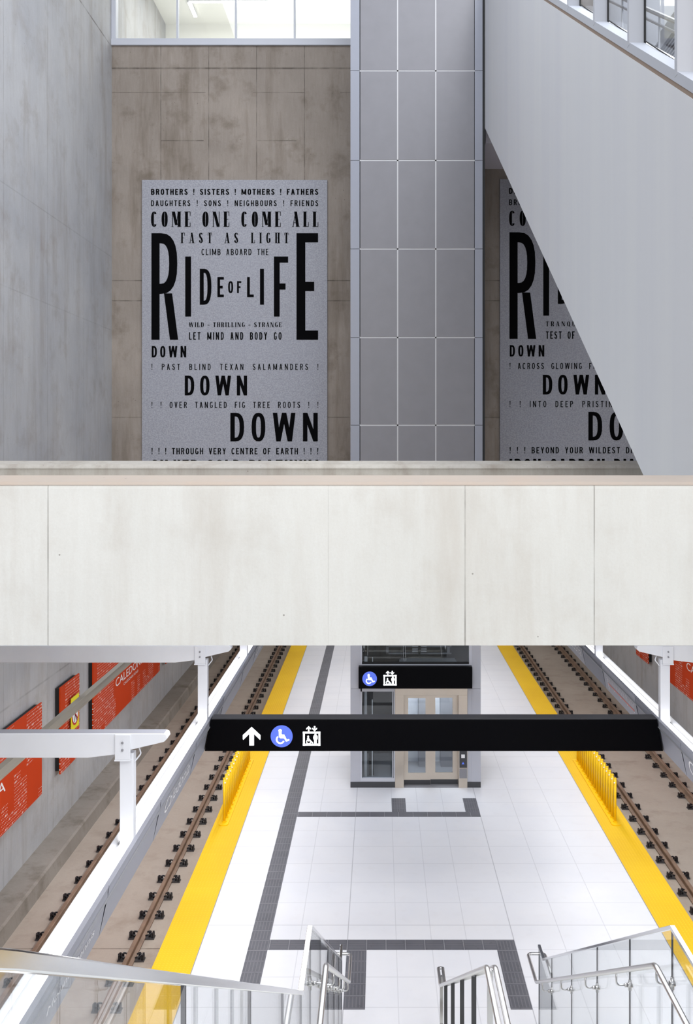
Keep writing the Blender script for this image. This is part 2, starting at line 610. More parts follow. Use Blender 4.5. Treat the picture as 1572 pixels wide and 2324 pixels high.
struct(box(WX - .4, WX, -9, 44, -0.9, 24).build('wall_left', M['left_wall']))
struct(box(WXR, WXR + .4, -9, 44, -0.9, 24).build('wall_right', M['left_wall']))
struct(box(WX, WXR, FY, FY + .35, 3.6, 17.85).build('wall_far', M['far_wall']))
struct(box(WX, WXR, 44, 44.3, -0.9, 3.6).build('wall_tunnel_end', M['ledge']))
struct(box(WX, WXR, FY + .35, 44, 3.6, 3.9).build('ceiling_tunnel', M['room']))
struct(box(WX, WXR, -9, 31, 24, 24.3).build('ceiling', M['room']))
struct(box(WX, WXR, -9.3, -9, -0.9, 24).build('wall_back', M['room']))
# mezzanine floor the photograph is taken from, with the opening of the stairs
st_ = MB()
st_.box(WX, -0.62, -9, 0.95, 5.9, 6.2).box(2.24, WXR, -9, 0.95, 5.9, 6.2).box(-0.62, 2.24, -9, 0.93, 5.9, 6.2)
struct(st_.build('floor_mezzanine', M['trackbed']))
# soffit over the second poster
so = box(2.45, WXR, 22.2, FY, 14.68, 15.1)
struct(so.build('ceiling_soffit', plain('lilac_grey_soffit', rgb(205, 202, 212), 0.6)))
struct(box(2.45, 2.85, 20.5, 22.2, 15.0, 15.35).build('trim_9', M['cladding_strip']))

# upper room seen through the high window
struct(box(WX, 1.5, 30.4, 30.6, 17.0, 21.6).build('wall_upper_room', M['room']))
struct(box(WX, 1.5, FY + .35, 30.6, 21.0, 21.2).build('ceiling_upper_room', M['room']))
struct(box(WX, 1.5, FY + .35, 30.6, 17.6, 17.8).build('floor_upper_room', M['room']))
struct(box(1.5, 1.7, FY + .35, 30.6, 17.0, 21.6).build('wall_upper_room_side', M['room']))
struct(box(WX, WXR, FY, FY + .35, 20.9, 24).build('wall_above_window', M['room']))
struct(box(-.6, WXR, FY, FY + .35, 17.85, 20.9).build('wall_beside_window', M['far_wall']))
wf = MB()
wf.box(WX, -.6, FY - .06, FY + .25, 17.80, 17.95)
wf.box(WX, WX + .11, FY - .04, FY + .2, 17.95, 20.9)
win = struct(wf.build('window_1', M['frame']))
fr = MB()
fr.box(-6.66, -.6, FY + .02, FY + .14, 17.95, 18.0)
for x in (-5.12, -3.64, -2.15, -0.68):
    fr.box(x - .024, x + .024, FY + .02, FY + .14, 18.0, 20.9)
fr.build('window_frame', M['frame'], win)
box(-6.66, -.6, FY + .07, FY + .08, 18.0, 20.9).build('glass_pane', M['pane'], win)
lgt = thing('ceiling_light', (-5.7, 28.7, 20.95), 'bright angled linear ceiling light seen behind the high window', 'light')
box(-5.7, -3.35, 28.65, 28.75, 20.93, 21.0).box(-5.75, -5.63, 28.75, 29.7, 20.93, 21.0).build('lamp_housing', M['white_metal'], lgt)
box(-5.69, -3.37, 28.66, 28.74, 20.90, 20.93).box(-5.74, -5.64, 28.75, 29.69, 20.90, 20.93).build('diffuser', M['lamp'], lgt)

# ------------------------------------------------------------------ footbridge across the hall
BZ = 6.353
fb = thing('footbridge', (0, 8, BZ), 'pale concrete footbridge with solid parapets spanning the hall from wall to wall', 'bridge')
near = MB().extrude([(6.8, BZ), (7.1, BZ), (7.1, 7.543), (6.825, 7.505), (6.805, 7.485), (6.8, 7.465)], 0, WX + .004, WXR - .004).build('near_parapet', M['bridge'], fb)
MB().extrude([(6.805, 7.485), (6.825, 7.505), (7.1, 7.543), (7.105, 7.543), (7.1, 7.547), (6.825, 7.510), (6.799, 7.489)], 0, WX + .004, WXR - .004).build('coping', M['coping'], near)
far_p = MB().extrude([(14.0, BZ), (14.3, BZ), (14.3, 7.42), (14.0, 7.42)], 0, WX + .004, WXR - .004).build('far_parapet', M['bridge_far'], fb)
MB().extrude([(13.985, 7.40), (14.0, 7.424), (14.06, 7.46), (14.08, 7.455), (14.3, 7.505), (14.32, 7.40)], 0, WX + .004, WXR - .004).build('coping', M['bridge_far'], far_p)
box(WX + .004, WXR - .004, 7.1, 14.0, BZ, BZ + .1).build('deck', M['bridge'], fb)


# ------------------------------------------------------------------ lettering
def ring(cx, cy, rx, ry, tx, ty, a0, a1, n=12, p=2.5):
    out = []

    def sp(t, a, b):
        c, s = math.cos(t), math.sin(t)
        return (cx + a * math.copysign(abs(c) ** (2 / p), c), cy + b * math.copysign(abs(s) ** (2 / p), s))
    for i in range(n):
        u, v = a0 + (a1 - a0) * i / n, a0 + (a1 - a0) * (i + 1) / n
        out.append([sp(u, rx, ry), sp(v, rx, ry), sp(v, rx - tx, ry - ty), sp(u, rx - tx, ry - ty)])
    return out


def bar(x0, y0, x1, y1):
    return [(x0, y0), (x1, y0), (x1, y1), (x0, y1)]


def slant(xa, ya, xb, yb, w):
    return [(xa, ya), (xa + w, ya), (xb + w, yb), (xb, yb)]


PI = math.pi


def bowl(x0, x1, y0, y1, t, h):
    """right-hand bowl joined to a stem at x0"""
    cy, ry = (y0 + y1) / 2, (y1 - y0) / 2
    rx = min((x1 - x0) * 0.75, ry)
    cx = x1 - rx
    return [bar(x0, y1 - h, cx, y1), bar(x0, y0, cx, y0 + h)] + ring(cx, cy, rx, ry, t, h, -PI / 2, PI / 2)


def glyph(c, w, t, h, sf=0.0):
    """polygons of a capital in a cell w wide and 1 tall; t upright stroke, h flat stroke, sf serif reach"""
    g, s = [], []
    tn = h * 1.1 if sf else t            # the thin uprights of the high-contrast face
    if c in 'BDEFHIKLMNPR':
        g.append(bar(0, 0, t if c not in 'MN' else tn, 1))
        s.append((0, t if c not in 'MN' else tn))
    if c == 'A':
        g += [slant(0, 0, w / 2 - tn * .75, 1, tn), slant(w - t, 0, w / 2 - t * .6, 1, t), bar(w * .2, .25, w * .8, .25 + h)]
        s += [(0, tn), (w - t, w)]
    elif c == 'B':
        g += bowl(t * .5, w * .95, .5 - h / 2, 1, t, h) + bowl(t * .5, w, 0, .5 + h / 2, t, h)
    elif c == 'C' or c == 'G':
        g += ring(w / 2, .5, w / 2, .5, t, h, PI * .22, PI * 1.78, 18)
        if c == 'G':
            g += [bar(w - t, .12, w, .46), bar(w * .52, .46 - h, w, .46)]
    elif c == 'D':
        g += bowl(t * .5, w, 0, 1, t, h)
    elif c in 'EF':
        g += [bar(0, 1 - h, w, 1), bar(0, .5 - h / 2, w * .82, .5 + h / 2)]
        if c == 'E':
            g.append(bar(0, 0, w, h))
        if sf:
            g += [bar(w - h, .72, w, 1)] + ([bar(w - h, 0, w, .28)] if c == 'E' else [])
    elif c == 'H':
        g += [bar(w - t, 0, w, 1), bar(0, .5 - h / 2, w, .5 + h / 2)]
        s.append((w - t, w))
    elif c == 'I':
        pass
    elif c == 'K':
        g += [slant(t * .7, .42, w - t, 1, t), slant(w - t, 0, t * 1.1, .6, t)]
    elif c == 'L':
        g.append(bar(0, 0, w, h))
        if sf:
            g.append(bar(w - h, 0, w, .3))
    elif c == 'M':
        g += [bar(w - t, 0, w, 1), slant(w / 2 - t * .5, .12, 0, 1, t), slant(w / 2 - tn * .2, .12, w - max(t, tn), 1, tn)]
        s.append((w - t, w))
    elif c == 'N':
        g += [bar(w - tn, 0, w, 1), slant(w - t, 0, 0, 1, t)]
        s = [(0, tn)] if sf else []
    elif c in 'OQ':
        g += ring(w / 2, .5, w / 2, .5, t, h, 0, 2 * PI, 24)
        if c == 'Q':
            g.append(slant(w * .85, -.1, w * .5, .22, t))
    elif c in 'PR':
        g += bowl(t * .5, w * .97, .43, 1, t, h)
        if c == 'R':
            g.append(slant(w - t, 0, w * .47, .435, t))
    elif c == 'S':
        g += ring(w / 2, .74, w / 2, .26, t, h, PI * .12, PI, 9, 2.1) + ring(w / 2, .26, w / 2, .26, t, h, PI, PI * 2, 10, 2.1)
        g += [[(0, .74), (t, .74), (w, .28), (w - t, .26)], [(w - t * 1.1, .26), (w, .26), (w * .8, .52), (w * .35, .58)],
              [(0, .74), (t, .74), (w * .7, .44), (w * .15, .52)]]
    elif c == 'T':
        g += [bar(w / 2 - t / 2, 0, w / 2 + t / 2, 1), bar(0, 1 - h, w, 1)]
        s.append((w / 2 - t / 2, w / 2 + t / 2))
        if sf:
            g += [bar(0, .74, h, 1), bar(w - h, .74, w, 1)]
    elif c == 'U':
        g += [bar(0, .3, t, 1), bar(w - tn, .3, w, 1)] + ring(w / 2, .3, w / 2, .3, (t + tn) / 2, h, PI, 2 * PI)
    elif c == 'V':
        g += [slant(w / 2 - t / 2, 0, 0, 1, t), slant(w / 2 - tn / 2, 0, w - tn, 1, tn)]
    elif c == 'W':
        q = w / 4
        g += [slant(q - t / 2, 0, 0, 1, t), slant(q - t / 2, 0, 2 * q - t / 2, 1, tn), slant(3 * q - t / 2, 0, 2 * q - t / 2, 1, t), slant(3 * q - t / 2, 0, w - tn, 1, tn)]
    elif c == 'X':
        g += [slant(0, 0, w - tn, 1, tn), slant(w - t, 0, 0, 1, t)]
    elif c == 'Y':
        g += [bar(w / 2 - t / 2, 0, w / 2 + t / 2, .45), slant(w / 2 - t / 2, .42, 0, 1, t), slant(w / 2 - tn / 2, .42, w - tn, 1, tn)]
        s.append((w / 2 - t / 2, w / 2 + t / 2))
    elif c == 'Z':
        g += [bar(0, 0, w, h), bar(0, 1 - h, w, 1), slant(0, h * .5, w - t, 1 - h * .5, t)]
    elif c == '!':
        g += [[(w * .25, .3), (w * .75, .3), (w, 1), (0, 1)], bar(w * .15, 0, w * .85, .17)]
    elif c == '-':
        g.append(bar(0, .36, w, .36 + max(h, .1)))
    if sf:
        for a, b in s:
            g.append(bar(a - sf, 0, b + sf, h * .8))
            if c not in 'AT':
                g.append(bar(a - sf, 1 - h * .8, b + sf, 1))
    return g


WID = {'M': 1.4, 'W': 1.65, 'N': 1.08, 'I': 0, '!': 0.45, '-': .7, 'L': .85, 'F': .85, 'E': .88, 'S': .95, 'T': .95, 'A': 1.05}


def set_line(mb, text, x0, x1, z0, z1, style, put):
    """fit a line of capitals between x0..x1 and z0..z1; put maps (x, z, lift) to space"""
    H = z1 - z0
    w0, t, h, sf = style
    items = []
    for c in text:
        if c == ' ':
            items.append((None, 0))
        else:
            items.append((c, t if c == 'I' else (t * 1.15 if c == '!' else w0 * WID.get(c, 1.0))))
    body = sum(w for c, w in items) * H
    k = 2.7 if sf else 4.0               # word space against letter space
    ns = sum(1 for c, w in items if c is None)
    pairs = sum(1 for a, b in zip(items, items[1:]) if a[0] and b[0])
    gap = (x1 - x0 - body) / max(1, pairs + k * ns)
    x = x0
    n = 0
    for i, (c, w) in enumerate(items):
        if c is None:
            x += gap * k
            continue
        for P in glyph(c, w, t, h, sf):
            n += 1
            mb.poly([put(x + a * H, z0 + b * H, (n % 12) * .0003) for a, b in P])
        x += w * H
        if i + 1 < len(items) and items[i + 1][0]:
            x += gap
    return mb


BOLD = (.60, .21, .18, 0)
SANS = (.46, .13, .12, 0)
SEMI = (.52, .16, .14, 0)
NARR = (.40, .14, .13, 0)
DID = (.40, .185, .04, .045)
DIDL = (.40, .15, .045, .06)


def poster(px_off, dy, lines, label, name='poster'):
    S = 24.22 / F
    def X(px):
        return (px + px_off - 861) * S
    def Z(py):
        return EYE - (py + dy - 1001) * S
    yf = 24.233
    t = thing(name, (X(321.5), FY - .03, 4.9), label, 'poster', 'tall grey lettered posters on the far wall')
    box(X(321.5), X(742.5), yf, FY - .003, 4.9, Z(408)).build('backing_panel', M['poster'], t, bevel=0.006)
    for text, a, b, c, d, style in lines:
        mb = MB()
        set_line(mb, text, X(a), X(b), Z(d), Z(c), style, lambda x, z, l: (x, yf - .004 - l, z))
        mb.build('lettering', M['ink'], t)
    return t


def single(ch, a, b, c, d, t, h):
    """one big letter given its own stroke sizes in pixels"""
    H = d - c
    return (ch, a, b, c, d, ((b - a) / H / WID.get(ch, 1.0) if ch != 'I' else 1, t / H, h / H, 0))


RIDE = [single('R', 343.3, 403.9, 529, 771, 18.5, 23), single('E', 672.5, 721.5, 529, 771, 20, 21),
        single('I', 420, 433, 582, 718.3, 13.2, 13), single('D', 453, 479.5, 610, 691.4, 9, 9),
        single('E', 493, 507.7, 628.5, 674.4, 6, 6), ('OF', 517.4, 547.3, 638, 665, (.42, .15, .14, 0)),
        single('L', 560.4, 575.6, 628.5, 674.4, 6.2, 6.2), single('I', 589.7, 598.7, 610, 691.4, 9, 9),
        single('F', 621.3, 653.5, 582, 718.3, 13, 14)]
DOWNS = [('DOWN', 343.9, 422.3, 785.2, 811, (.46, .17, .15, 0)), ('DOWN', 419, 560.4, 852.5, 897.3, (.48, .165, .14, 0)),
         ('DOWN', 522.4, 720.8, 936.8, 1001.7, (.48, .155, .13, 0))]
poster(0, 0, [
    ('BROTHERS ! SISTERS ! MOTHERS ! FATHERS', 342.5, 722, 428.6, 441.8, BOLD),
    ('DAUGHTERS ! SONS ! NEIGHBOURS ! FRIENDS', 342.5, 722, 454.4, 467.5, SEMI),
    ('COME ONE COME ALL', 342.5, 722, 480, 514.6, DID),
    ('FAST AS LIGHT', 411, 654, 528, 551.5, DIDL),
    ('CLIMB ABOARD THE', 457, 608.7, 564.4, 578.7, SANS),
    ('WILD - THRILLING - STRANGE', 428.7, 638.5, 731.4, 742.2, (.58, .2, .07, .05)),
    ('LET MIND AND BODY GO', 428.7, 638.5, 753.9, 770.9, NARR),
    ('! PAST BLIND TEXAN SALAMANDERS !', 343.5, 722, 825.6, 839.5, SANS),
    ('! ! OVER TANGLED FIG TREE ROOTS ! !', 343.5, 722, 911.9, 926, SANS),
    ('! ! ! THROUGH VERY CENTRE OF EARTH ! ! !', 343.5, 722, 1016.7, 1031, SEMI),
    ('SILVER GOLD PLATINUM', 343.5, 722, 1043.4, 1075, (.50, .19, .15, 0)),
] + RIDE + DOWNS, 'tall grey poster with black circus lettering, fully visible left of the tiled shaft')
poster(812.5, -2, [
    ('DAUGHTERS ! SONS ! NEIGHBOURS ! FRIENDS', 342.5, 722, 428.6, 441.8, BOLD),
    ('BROTHERS ! SISTERS ! MOTHERS ! FATHERS', 342.5, 722, 454.4, 467.5, SEMI),
    ('COME ONE COME ALL', 342.5, 722, 480, 514.6, DID),
    ('TRANQUIL - WONDROUS', 426, 638.5, 731.4, 742.2, (.62, .2, .07, .05)),
    ('TEST OF FEAR AND FAITH', 426, 638.5, 753.9, 770.9, NARR),
    ('! ACROSS GLOWING FIELDS OF MINERALS !', 343.5, 722, 825.6, 839.5, SANS),
    ('! ! INTO DEEP PRISTINE WATERS ! !', 343.5, 722, 911.9, 926, SANS),
    ('! ! ! BEYOND YOUR WILDEST DREAMS ! ! !', 343.5, 722, 1016.7, 1031, SEMI),
    ('IRON CARBON DIAMOND', 343.5, 722, 1043.4, 1075, (.50, .19, .15, 0)),
] + RIDE + DOWNS, 'grey lettered poster half hidden behind the pale slanting escalator wall, right of the shaft')


def text_mesh(body, size):
    cu = bpy.data.curves.new('lettering', 'FONT')
    cu.body = body
    cu.size = size
    cu.fill_mode = 'FRONT'
    ob = bpy.data.objects.new('lettering', cu)
    COL.objects.link(ob)
    bpy.context.view_layer.update()
    dg = bpy.context.evaluated_depsgraph_get()
    me = bpy.data.meshes.new_from_object(ob.evaluated_get(dg))
    bpy.data.objects.remove(ob)
    return me


def letters(body, name, parent, mat, put, cap, length):
    """flat text of cap height cap stretched to a length, placed by put(u, v)"""
    me = text_mesh(body, 1.0)
    xs = [v.co.x for v in me.vertices]
    ys = [v.co.y for v in me.vertices]
    x0, x1, y1 = min(xs), max(xs), max(ys)
    mb = MB()
    mb.v = [put((v.co.x - x0) / (x1 - x0) * length, v.co.y / y1 * cap) for v in me.vertices]
    mb.f = [tuple(p.vertices) for p in me.polygons]
    return mb.build(name, mat, parent)


# ------------------------------------------------------------------ elevator shaft
EY = 21.63
sE = EY / F


def ex(px):
    return (px - 861) * sE


def ez(py):
    return EYE - (py - 1001) * sE


el = thing('elevator_shaft', (ex(942), EY, 0), 'free-standing elevator shaft clad in grey panels rising from the platform past the footbridge', 'elevator')
# upper cladding
ztop = 23.0
xl, x1c, x2c, x3c, x4c, xr = ex(795), ex(816), ex(902), ex(988.5), ex(1077), ex(1095)
box(xl + .01, xr - .01, EY + .05, FY, 5.4, ztop).build('core', M['shaft_dark'], el)
rows = [ez(y) for y in (965, 766, 565, 364, 160.5)]
step = 1.993
zs = [5.4] + [rows[0] - step * k for k in (1,) if rows[0] - step * k > 5.4] + rows + [rows[-1] + step * k for k in (1, 2, 3, 4)]
zs = [z for z in zs if z < ztop] + [ztop]
for a, b in zip(zs, zs[1:]):
    for u, v in ((x1c, x2c), (x2c, x3c), (x3c, x4c)):
        box(u + .014, v - .014, EY, EY + .05, a + .014, b - .014).build('cladding_panel', M['cladding'], el)
    for u, v in ((xl, x1c), (x4c, xr)):
        box(u, v - .005, EY - .005, EY + .5, a + .005, b - .005).build('corner_panel', M['cladding_strip'], el)
tr = MB()
for z in zs[1:-1]:
    tr.box(x1c, x4c, EY + .006, EY + .04, z - .016, z + .016)
for x in (x2c, x3c):
    tr.box(x - .016, x + .016, EY + .006, EY + .04, 5.4, ztop)
tr.build('joint_trim', M['joint_line'], el)
box(xr - .005, xr + .05, EY + .02, EY + .3, 7, ztop).build('gap_shadow_strip', M['black_matt'], el)  # black strip stands in for the shadow in the gap beside the shaft
# lower front
for a, b, nm in ((795, 818, 'l'), (1070, 1090.5, 'r')):
    lo = ez(1774)
    box(ex(a), ex(b), EY - .005, EY + .4, lo, ez(1563) - .003).build('corner_panel', M['cladding_low'], el)
    box(ex(a), ex(b), EY - .005, EY + .4, ez(1563) + .003, 5.4).build('corner_panel', M['cladding_low'], el)
fm = MB()
# frames round the tall side window, the window over the sign
fm.box(ex(818), ex(896), EY, EY + .1, ez(1569.5), ez(1562))
fm.box(ex(818), ex(896), EY, EY + .1, ez(1774), ez(1766))
fm.box(ex(818), ex(821), EY, EY + .1, ez(1766), 5.4)
fm.box(ex(890), ex(892), EY - .01, EY + .1, ez(1766), ez(1569.5))
fm.box(ex(893), ex(896), EY, EY + .1, ez(1766), ez(1569.5))
fm.box(ex(821), ex(1070), EY, EY + .1, ez(1562), ez(1508))
fm.box(ex(1064), ex(1070), EY, EY + .1, ez(1508), 5.4)
fm.box(ex(821), ex(1064), EY, EY + .1, 5.3, 5.4)
fm.build('window_frame', M['frame'], el)
box(ex(821), ex(890), EY + .05, EY + .062, ez(1766), ez(1569.5)).build('glass_pane', M['dark_pane'], el)
box(ex(821), ex(1064), EY + .05, EY + .062, ez(1504), 5.3).build('glass_pane', M['dark_pane'], el)
box(ex(821), ex(1064), EY + .02, EY + .09, ez(1508), ez(1504)).build('sill_gasket', M['black_matt'], el)
# inside of the shaft
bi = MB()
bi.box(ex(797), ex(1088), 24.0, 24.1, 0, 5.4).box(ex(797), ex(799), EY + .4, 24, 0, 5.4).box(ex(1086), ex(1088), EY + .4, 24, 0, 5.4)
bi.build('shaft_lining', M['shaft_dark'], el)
gr = MB()
gr.box(ex(826), ex(832), EY + .35, EY + .42, 0.1, 2.25).box(ex(843), ex(845.5), EY + .3, EY + .34, .1, 1.9)
gr.box(ex(826), ex(833), EY + .35, EY + .42, 2.72, 2.86).box(ex(844), ex(846), EY + .3, EY + .34, 2.7, 2.86)
gr.build('guide_rail', M['white'], el)
box(ex(836), ex(848), EY + .5, EY + .6, 0.1, 4.0).build('door_track_cover', M['black_matt'], el)
cf = MB()
for y in (1494, 1477.5, 1470):
    cf.box(ex(876), ex(1028), EY + .5, EY + .54, ez(y) - .02, ez(y) + .012)
cf.box(ex(876), ex(882), EY + .5, EY + .54, ez(1496), 5.0).box(ex(1018), ex(1024), EY + .5, EY + .54, ez(1496), 5.0)
cf.build('car_frame', M['mid_grey'], el)
ladd = MB()
for k in range(10):
    z = ez(1495) + .05 + k * .055
    ladd.box(ex(937), ex(950), EY + .46, EY + .5, z, z + .028).box(ex(957), ex(970), EY + .46, EY + .5, z, z + .028)
ladd.build('louvre', M['joint_line'], el)
box(ex(951), ex(955.5), EY + .4, EY + .5, ez(1500), 5.0).build('centre_post', M['black_matt'], el)
# lit cab seen through the door windows
cab = MB()
cx0, cx1 = ex(912), ex(1045)
cab.box(cx0, cx1, EY + 1.7, EY + 1.73, .02, 2.5).box(cx0 - .03, cx0, EY + .25, EY + 1.7, .02, 2.5).box(cx1, cx1 + .03, EY + .25, EY + 1.7, .02, 2.5)
cab.box(cx0, cx1, EY + .25, EY + 1.7, 2.5, 2.53)
cab = cab.build('cab', M['white_metal'], el)
box(cx0, cx1, EY + .25, EY + 1.7, 0.0, .02).build('cab_floor', M['mid_grey'], cab)
box(cx0 + .02, cx1 - .02, EY + 1.64, EY + 1.68, .88, .93).build('cab_rail', M['dark_grey'], cab)
box(ex(955), ex(975), EY + 1.3, EY + 1.69, .02, 2.5).build('cab_column', M['mid_grey'], cab)
box(ex(1008), ex(1036), EY + 1.3, EY + 1.69, .02, 2.5).build('cab_column', M['mid_grey'], cab)
box((cx0 + cx1) / 2 - .3, (cx0 + cx1) / 2 + .3, EY + .6, EY + 1.2, 2.47, 2.5).build('cab_light', M['sign_white'], cab)
area('cab_fill', ((cx0 + cx1) / 2, EY + .9, 2.45), ((cx0 + cx1) / 2, EY + .9, 0), .8, .6, 22, (.93, .97, 1))  # light added to brighten the cab behind the door windows
# door
dfm = MB()
dfm.box(ex(896), ex(916), EY - .03, EY + .2, 0, ez(1577))
dfm.box(ex(1040), ex(1060), EY - .03, EY + .2, 0, ez(1577))
dfm.box(ex(896), ex(1060), EY - .03, EY + .2, ez(1577), ez(1562))
dfm.build('door_frame', M['door_steel'], el, bevel=.004)
box(ex(1060), ex(1070), EY, EY + .3, ez(1774), ez(1562)).build('corner_panel', M['cladding_low'], el)
box(ex(916), ex(1040), EY - .02, EY + .25, 0, 0.012).build('sill', M['mid_grey'], el)
sd = EY + .15
for a, b, wa, wb, dy in ((916, 977, 926.5, 966, 0), (977, 1040, 988.5, 1028, .03)):
    y0 = sd + dy
    mb = MB()
    za, zb = ez(1759.5), ez(1588.5)
    mb.box(ex(a), ex(wa), y0, y0 + .03, 0.015, ez(1577)).box(ex(wb), ex(b), y0, y0 + .03, 0.015, ez(1577))
    mb.box(ex(wa), ex(wb), y0, y0 + .03, 0.015, za).box(ex(wa), ex(wb), y0, y0 + .03, zb, ez(1577))
    d = mb.build('door_leaf', M['door_steel'], el)
    box(ex(wa), ex(wb), y0 + .012, y0 + .02, za, zb).build('door_window', M['dark_pane'], d)
    box(ex(a) + .002, ex(b) - .002, y0 - .003, y0, 0.015, 0.12).build('foot_reflection', M['dark_grey'], d)  # dark strip imitates the dark reflection at the foot of the door
cp = box(ex(1042), ex(1059), EY - .045, EY - .03, ez(1741), ez(1690)).build('call_panel', M['dark_grey'], el)
bt = MB()
bt.box(ex(1046), ex(1054), EY - .052, EY - .045, ez(1719), ez(1711))
bt.build('key_switch', M['white'], cp)
MB().poly([(ex(1047), EY - .047, ez(1733)), (ex(1053), EY - .047, ez(1733)), (ex(1050), EY - .047, ez(1727.5))]).build('up_arrow', M['sign_blue'], cp)
box(ex(1042), ex(1059), EY - .04, EY - .03, ez(1765), ez(1743.5)).build('service_plate', M['mid_grey'], el)
bs = MB()
bs.box(ex(795), ex(896), EY - .012, EY + .3, 0, ez(1774)).box(ex(1060), ex(1090.5), EY - .012, EY + .3, 0, ez(1774))
bs.build('baseboard', M['dark_grey'], el)


# ------------------------------------------------------------------ pictograms (flat backlit shapes on the sign faces)
def disc(mb, cx, cz, r, y, put=None, n=28, r2=0):
    for i in range(n):
        a, b = 2 * PI * i / n, 2 * PI * (i + 1) / n
        if r2:
            mb.poly([(cx + r * math.cos(a), y, cz + r * math.sin(a)), (cx + r * math.cos(b), y, cz + r * math.sin(b)),
                     (cx + r2 * math.cos(b), y, cz + r2 * math.sin(b)), (cx + r2 * math.cos(a), y, cz + r2 * math.sin(a))])
    if not r2:
        mb.poly([(cx + r * math.cos(2 * PI * i / n), y, cz + r * math.sin(2 * PI * i / n)) for i in range(n)])


def stroke(mb, a, b, w, y, round_=True):
    dx, dz = b[0] - a[0], b[1] - a[1]
    l = math.hypot(dx, dz)
    nx, nz = -dz / l * w / 2, dx / l * w / 2
    mb.poly([(a[0] + nx, y, a[1] + nz), (b[0] + nx, y, b[1] + nz), (b[0] - nx, y, b[1] - nz), (a[0] - nx, y, a[1] - nz)])
    if round_:
        disc(mb, a[0], a[1], w / 2, y, n=12)
        disc(mb, b[0], b[1], w / 2, y, n=12)


def wheelchair(mb, cx, cz, r, y):
    """seated figure in a wheelchair inside a circle of radius r"""
    def q(u, v):
        return (cx + u * r, cz + v * r)
    disc(mb, *q(-.14, .53), .16 * r, y, n=18)
    stroke(mb, q(-.14, .38), q(-.12, -.02), .26 * r, y)
    stroke(mb, q(-.1, .12), q(.22, .10), .13 * r, y)
    stroke(mb, q(-.1, -.05), q(.25, -.08), .24 * r, y)
    stroke(mb, q(.25, -.06), q(.45, -.40), .17 * r, y)
    stroke(mb, q(.45, -.42), q(.66, -.34), .15 * r, y)
    for i in range(20):
        a, b = PI * .72 + i * PI * 1.15 / 20, PI * .72 + (i + 1) * PI * 1.15 / 20
        c0, r1, r2 = q(-.12, -.30), .42 * r, .28 * r
        mb.poly([(c0[0] + r1 * math.cos(a), y, c0[1] + r1 * math.sin(a)), (c0[0] + r1 * math.cos(b), y, c0[1] + r1 * math.sin(b)),
                 (c0[0] + r2 * math.cos(b), y, c0[1] + r2 * math.sin(b)), (c0[0] + r2 * math.cos(a), y, c0[1] + r2 * math.sin(a))])


def arrow(mb, cx, z0, z1, w, sh, y, down=False):
    H = z1 - z0
    P = [(-sh / 2, 0), (sh / 2, 0), (sh / 2, .62), (w / 2 * .95, .30), (w / 2, .34), (w / 2, .56), (0, 1), (-w / 2, .56), (-w / 2, .34), (-w / 2 * .95, .30), (-sh / 2, .62)]
    pts = [(cx + a, y, (z1 - b * H) if down else (z0 + b * H)) for a, b in P]
    # split so every polygon is convex enough to fill cleanly
    mb.poly([pts[0], pts[1], pts[2], pts[6], pts[10]])
    mb.poly([pts[2], pts[3], pts[4], pts[5], pts[6]])
    mb.poly([pts[10], pts[6], pts[7], pts[8], pts[9]])


def lift_icon(mb, cx, z0, w, y):
    """framed cab with two figures and up and down arrows over it"""
    h, t = w * .80, w * .11
    x0, x1 = cx - w / 2, cx + w / 2
    for a in ((x0, x1, z0, z0 + t), (x0, x1, z0 + h - t, z0 + h), (x0, x0 + t, z0, z0 + h), (x1 - t, x1, z0, z0 + h)):
        mb.poly([(a[0], y, a[2]), (a[1], y, a[2]), (a[1], y, a[3]), (a[0], y, a[3])])
    disc(mb, cx + .22 * w, z0 + .64 * w, .055 * w, y, n=12)
    stroke(mb, (cx + .22 * w, z0 + .50 * w), (cx + .22 * w, z0 + .42 * w), .25 * w, y)
    stroke(mb, (cx + .22 * w, z0 + .4 * w), (cx + .22 * w, z0 + .08 * w), .15 * w, y, False)
    disc(mb, cx - .2 * w, z0 + .52 * w, .055 * w, y, n=12)
    stroke(mb, (cx - .2 * w, z0 + .42 * w), (cx - .17 * w, z0 + .3 * w), .12 * w, y)
    disc(mb, cx - .17 * w, z0 + .22 * w, .15 * w, y, n=16, r2=.09 * w)
    stroke(mb, (cx - .1 * w, z0 + .3 * w), (cx + .05 * w, z0 + .16 * w), .07 * w, y)
    arrow(mb, cx - .17 * w, z0 + h + .02 * w, z0 + h + .32 * w, .28 * w, .09 * w, y)
    arrow(mb, cx + .17 * w, z0 + h + .02 * w, z0 + h + .32 * w, .28 * w, .09 * w, y, True)


# elevator sign
sg = thing('elevator_sign', (ex(942), EY - .2, 2.27), 'black lightbox sign with wheelchair and elevator symbols over the elevator door', 'sign')
ys = EY - .18
k2 = ys / F
def sx(px): return (px - 861) * k2
def sz(py): return EYE - (py - 1001) * k2
box(sx(813.4), sx(1071.5), ys, EY - .005, sz(1563), sz(1514)).build('casing', M['black'], sg, bevel=.006)
mb = MB(); disc(mb, sx(838.5), sz(1540.5), 16.5 * k2, ys - .003, n=36); mb.build('blue_disc', M['sign_blue'], sg)
mb = MB(); wheelchair(mb, sx(838.5), sz(1540.5), 16 * k2, ys - .006); mb.build('wheelchair_symbol', M['sign_white'], sg)
mb = MB(); lift_icon(mb, sx(884.8), sz(1555.5), 29.5 * k2, ys - .003); mb.build('elevator_symbol', M['sign_white'], sg)

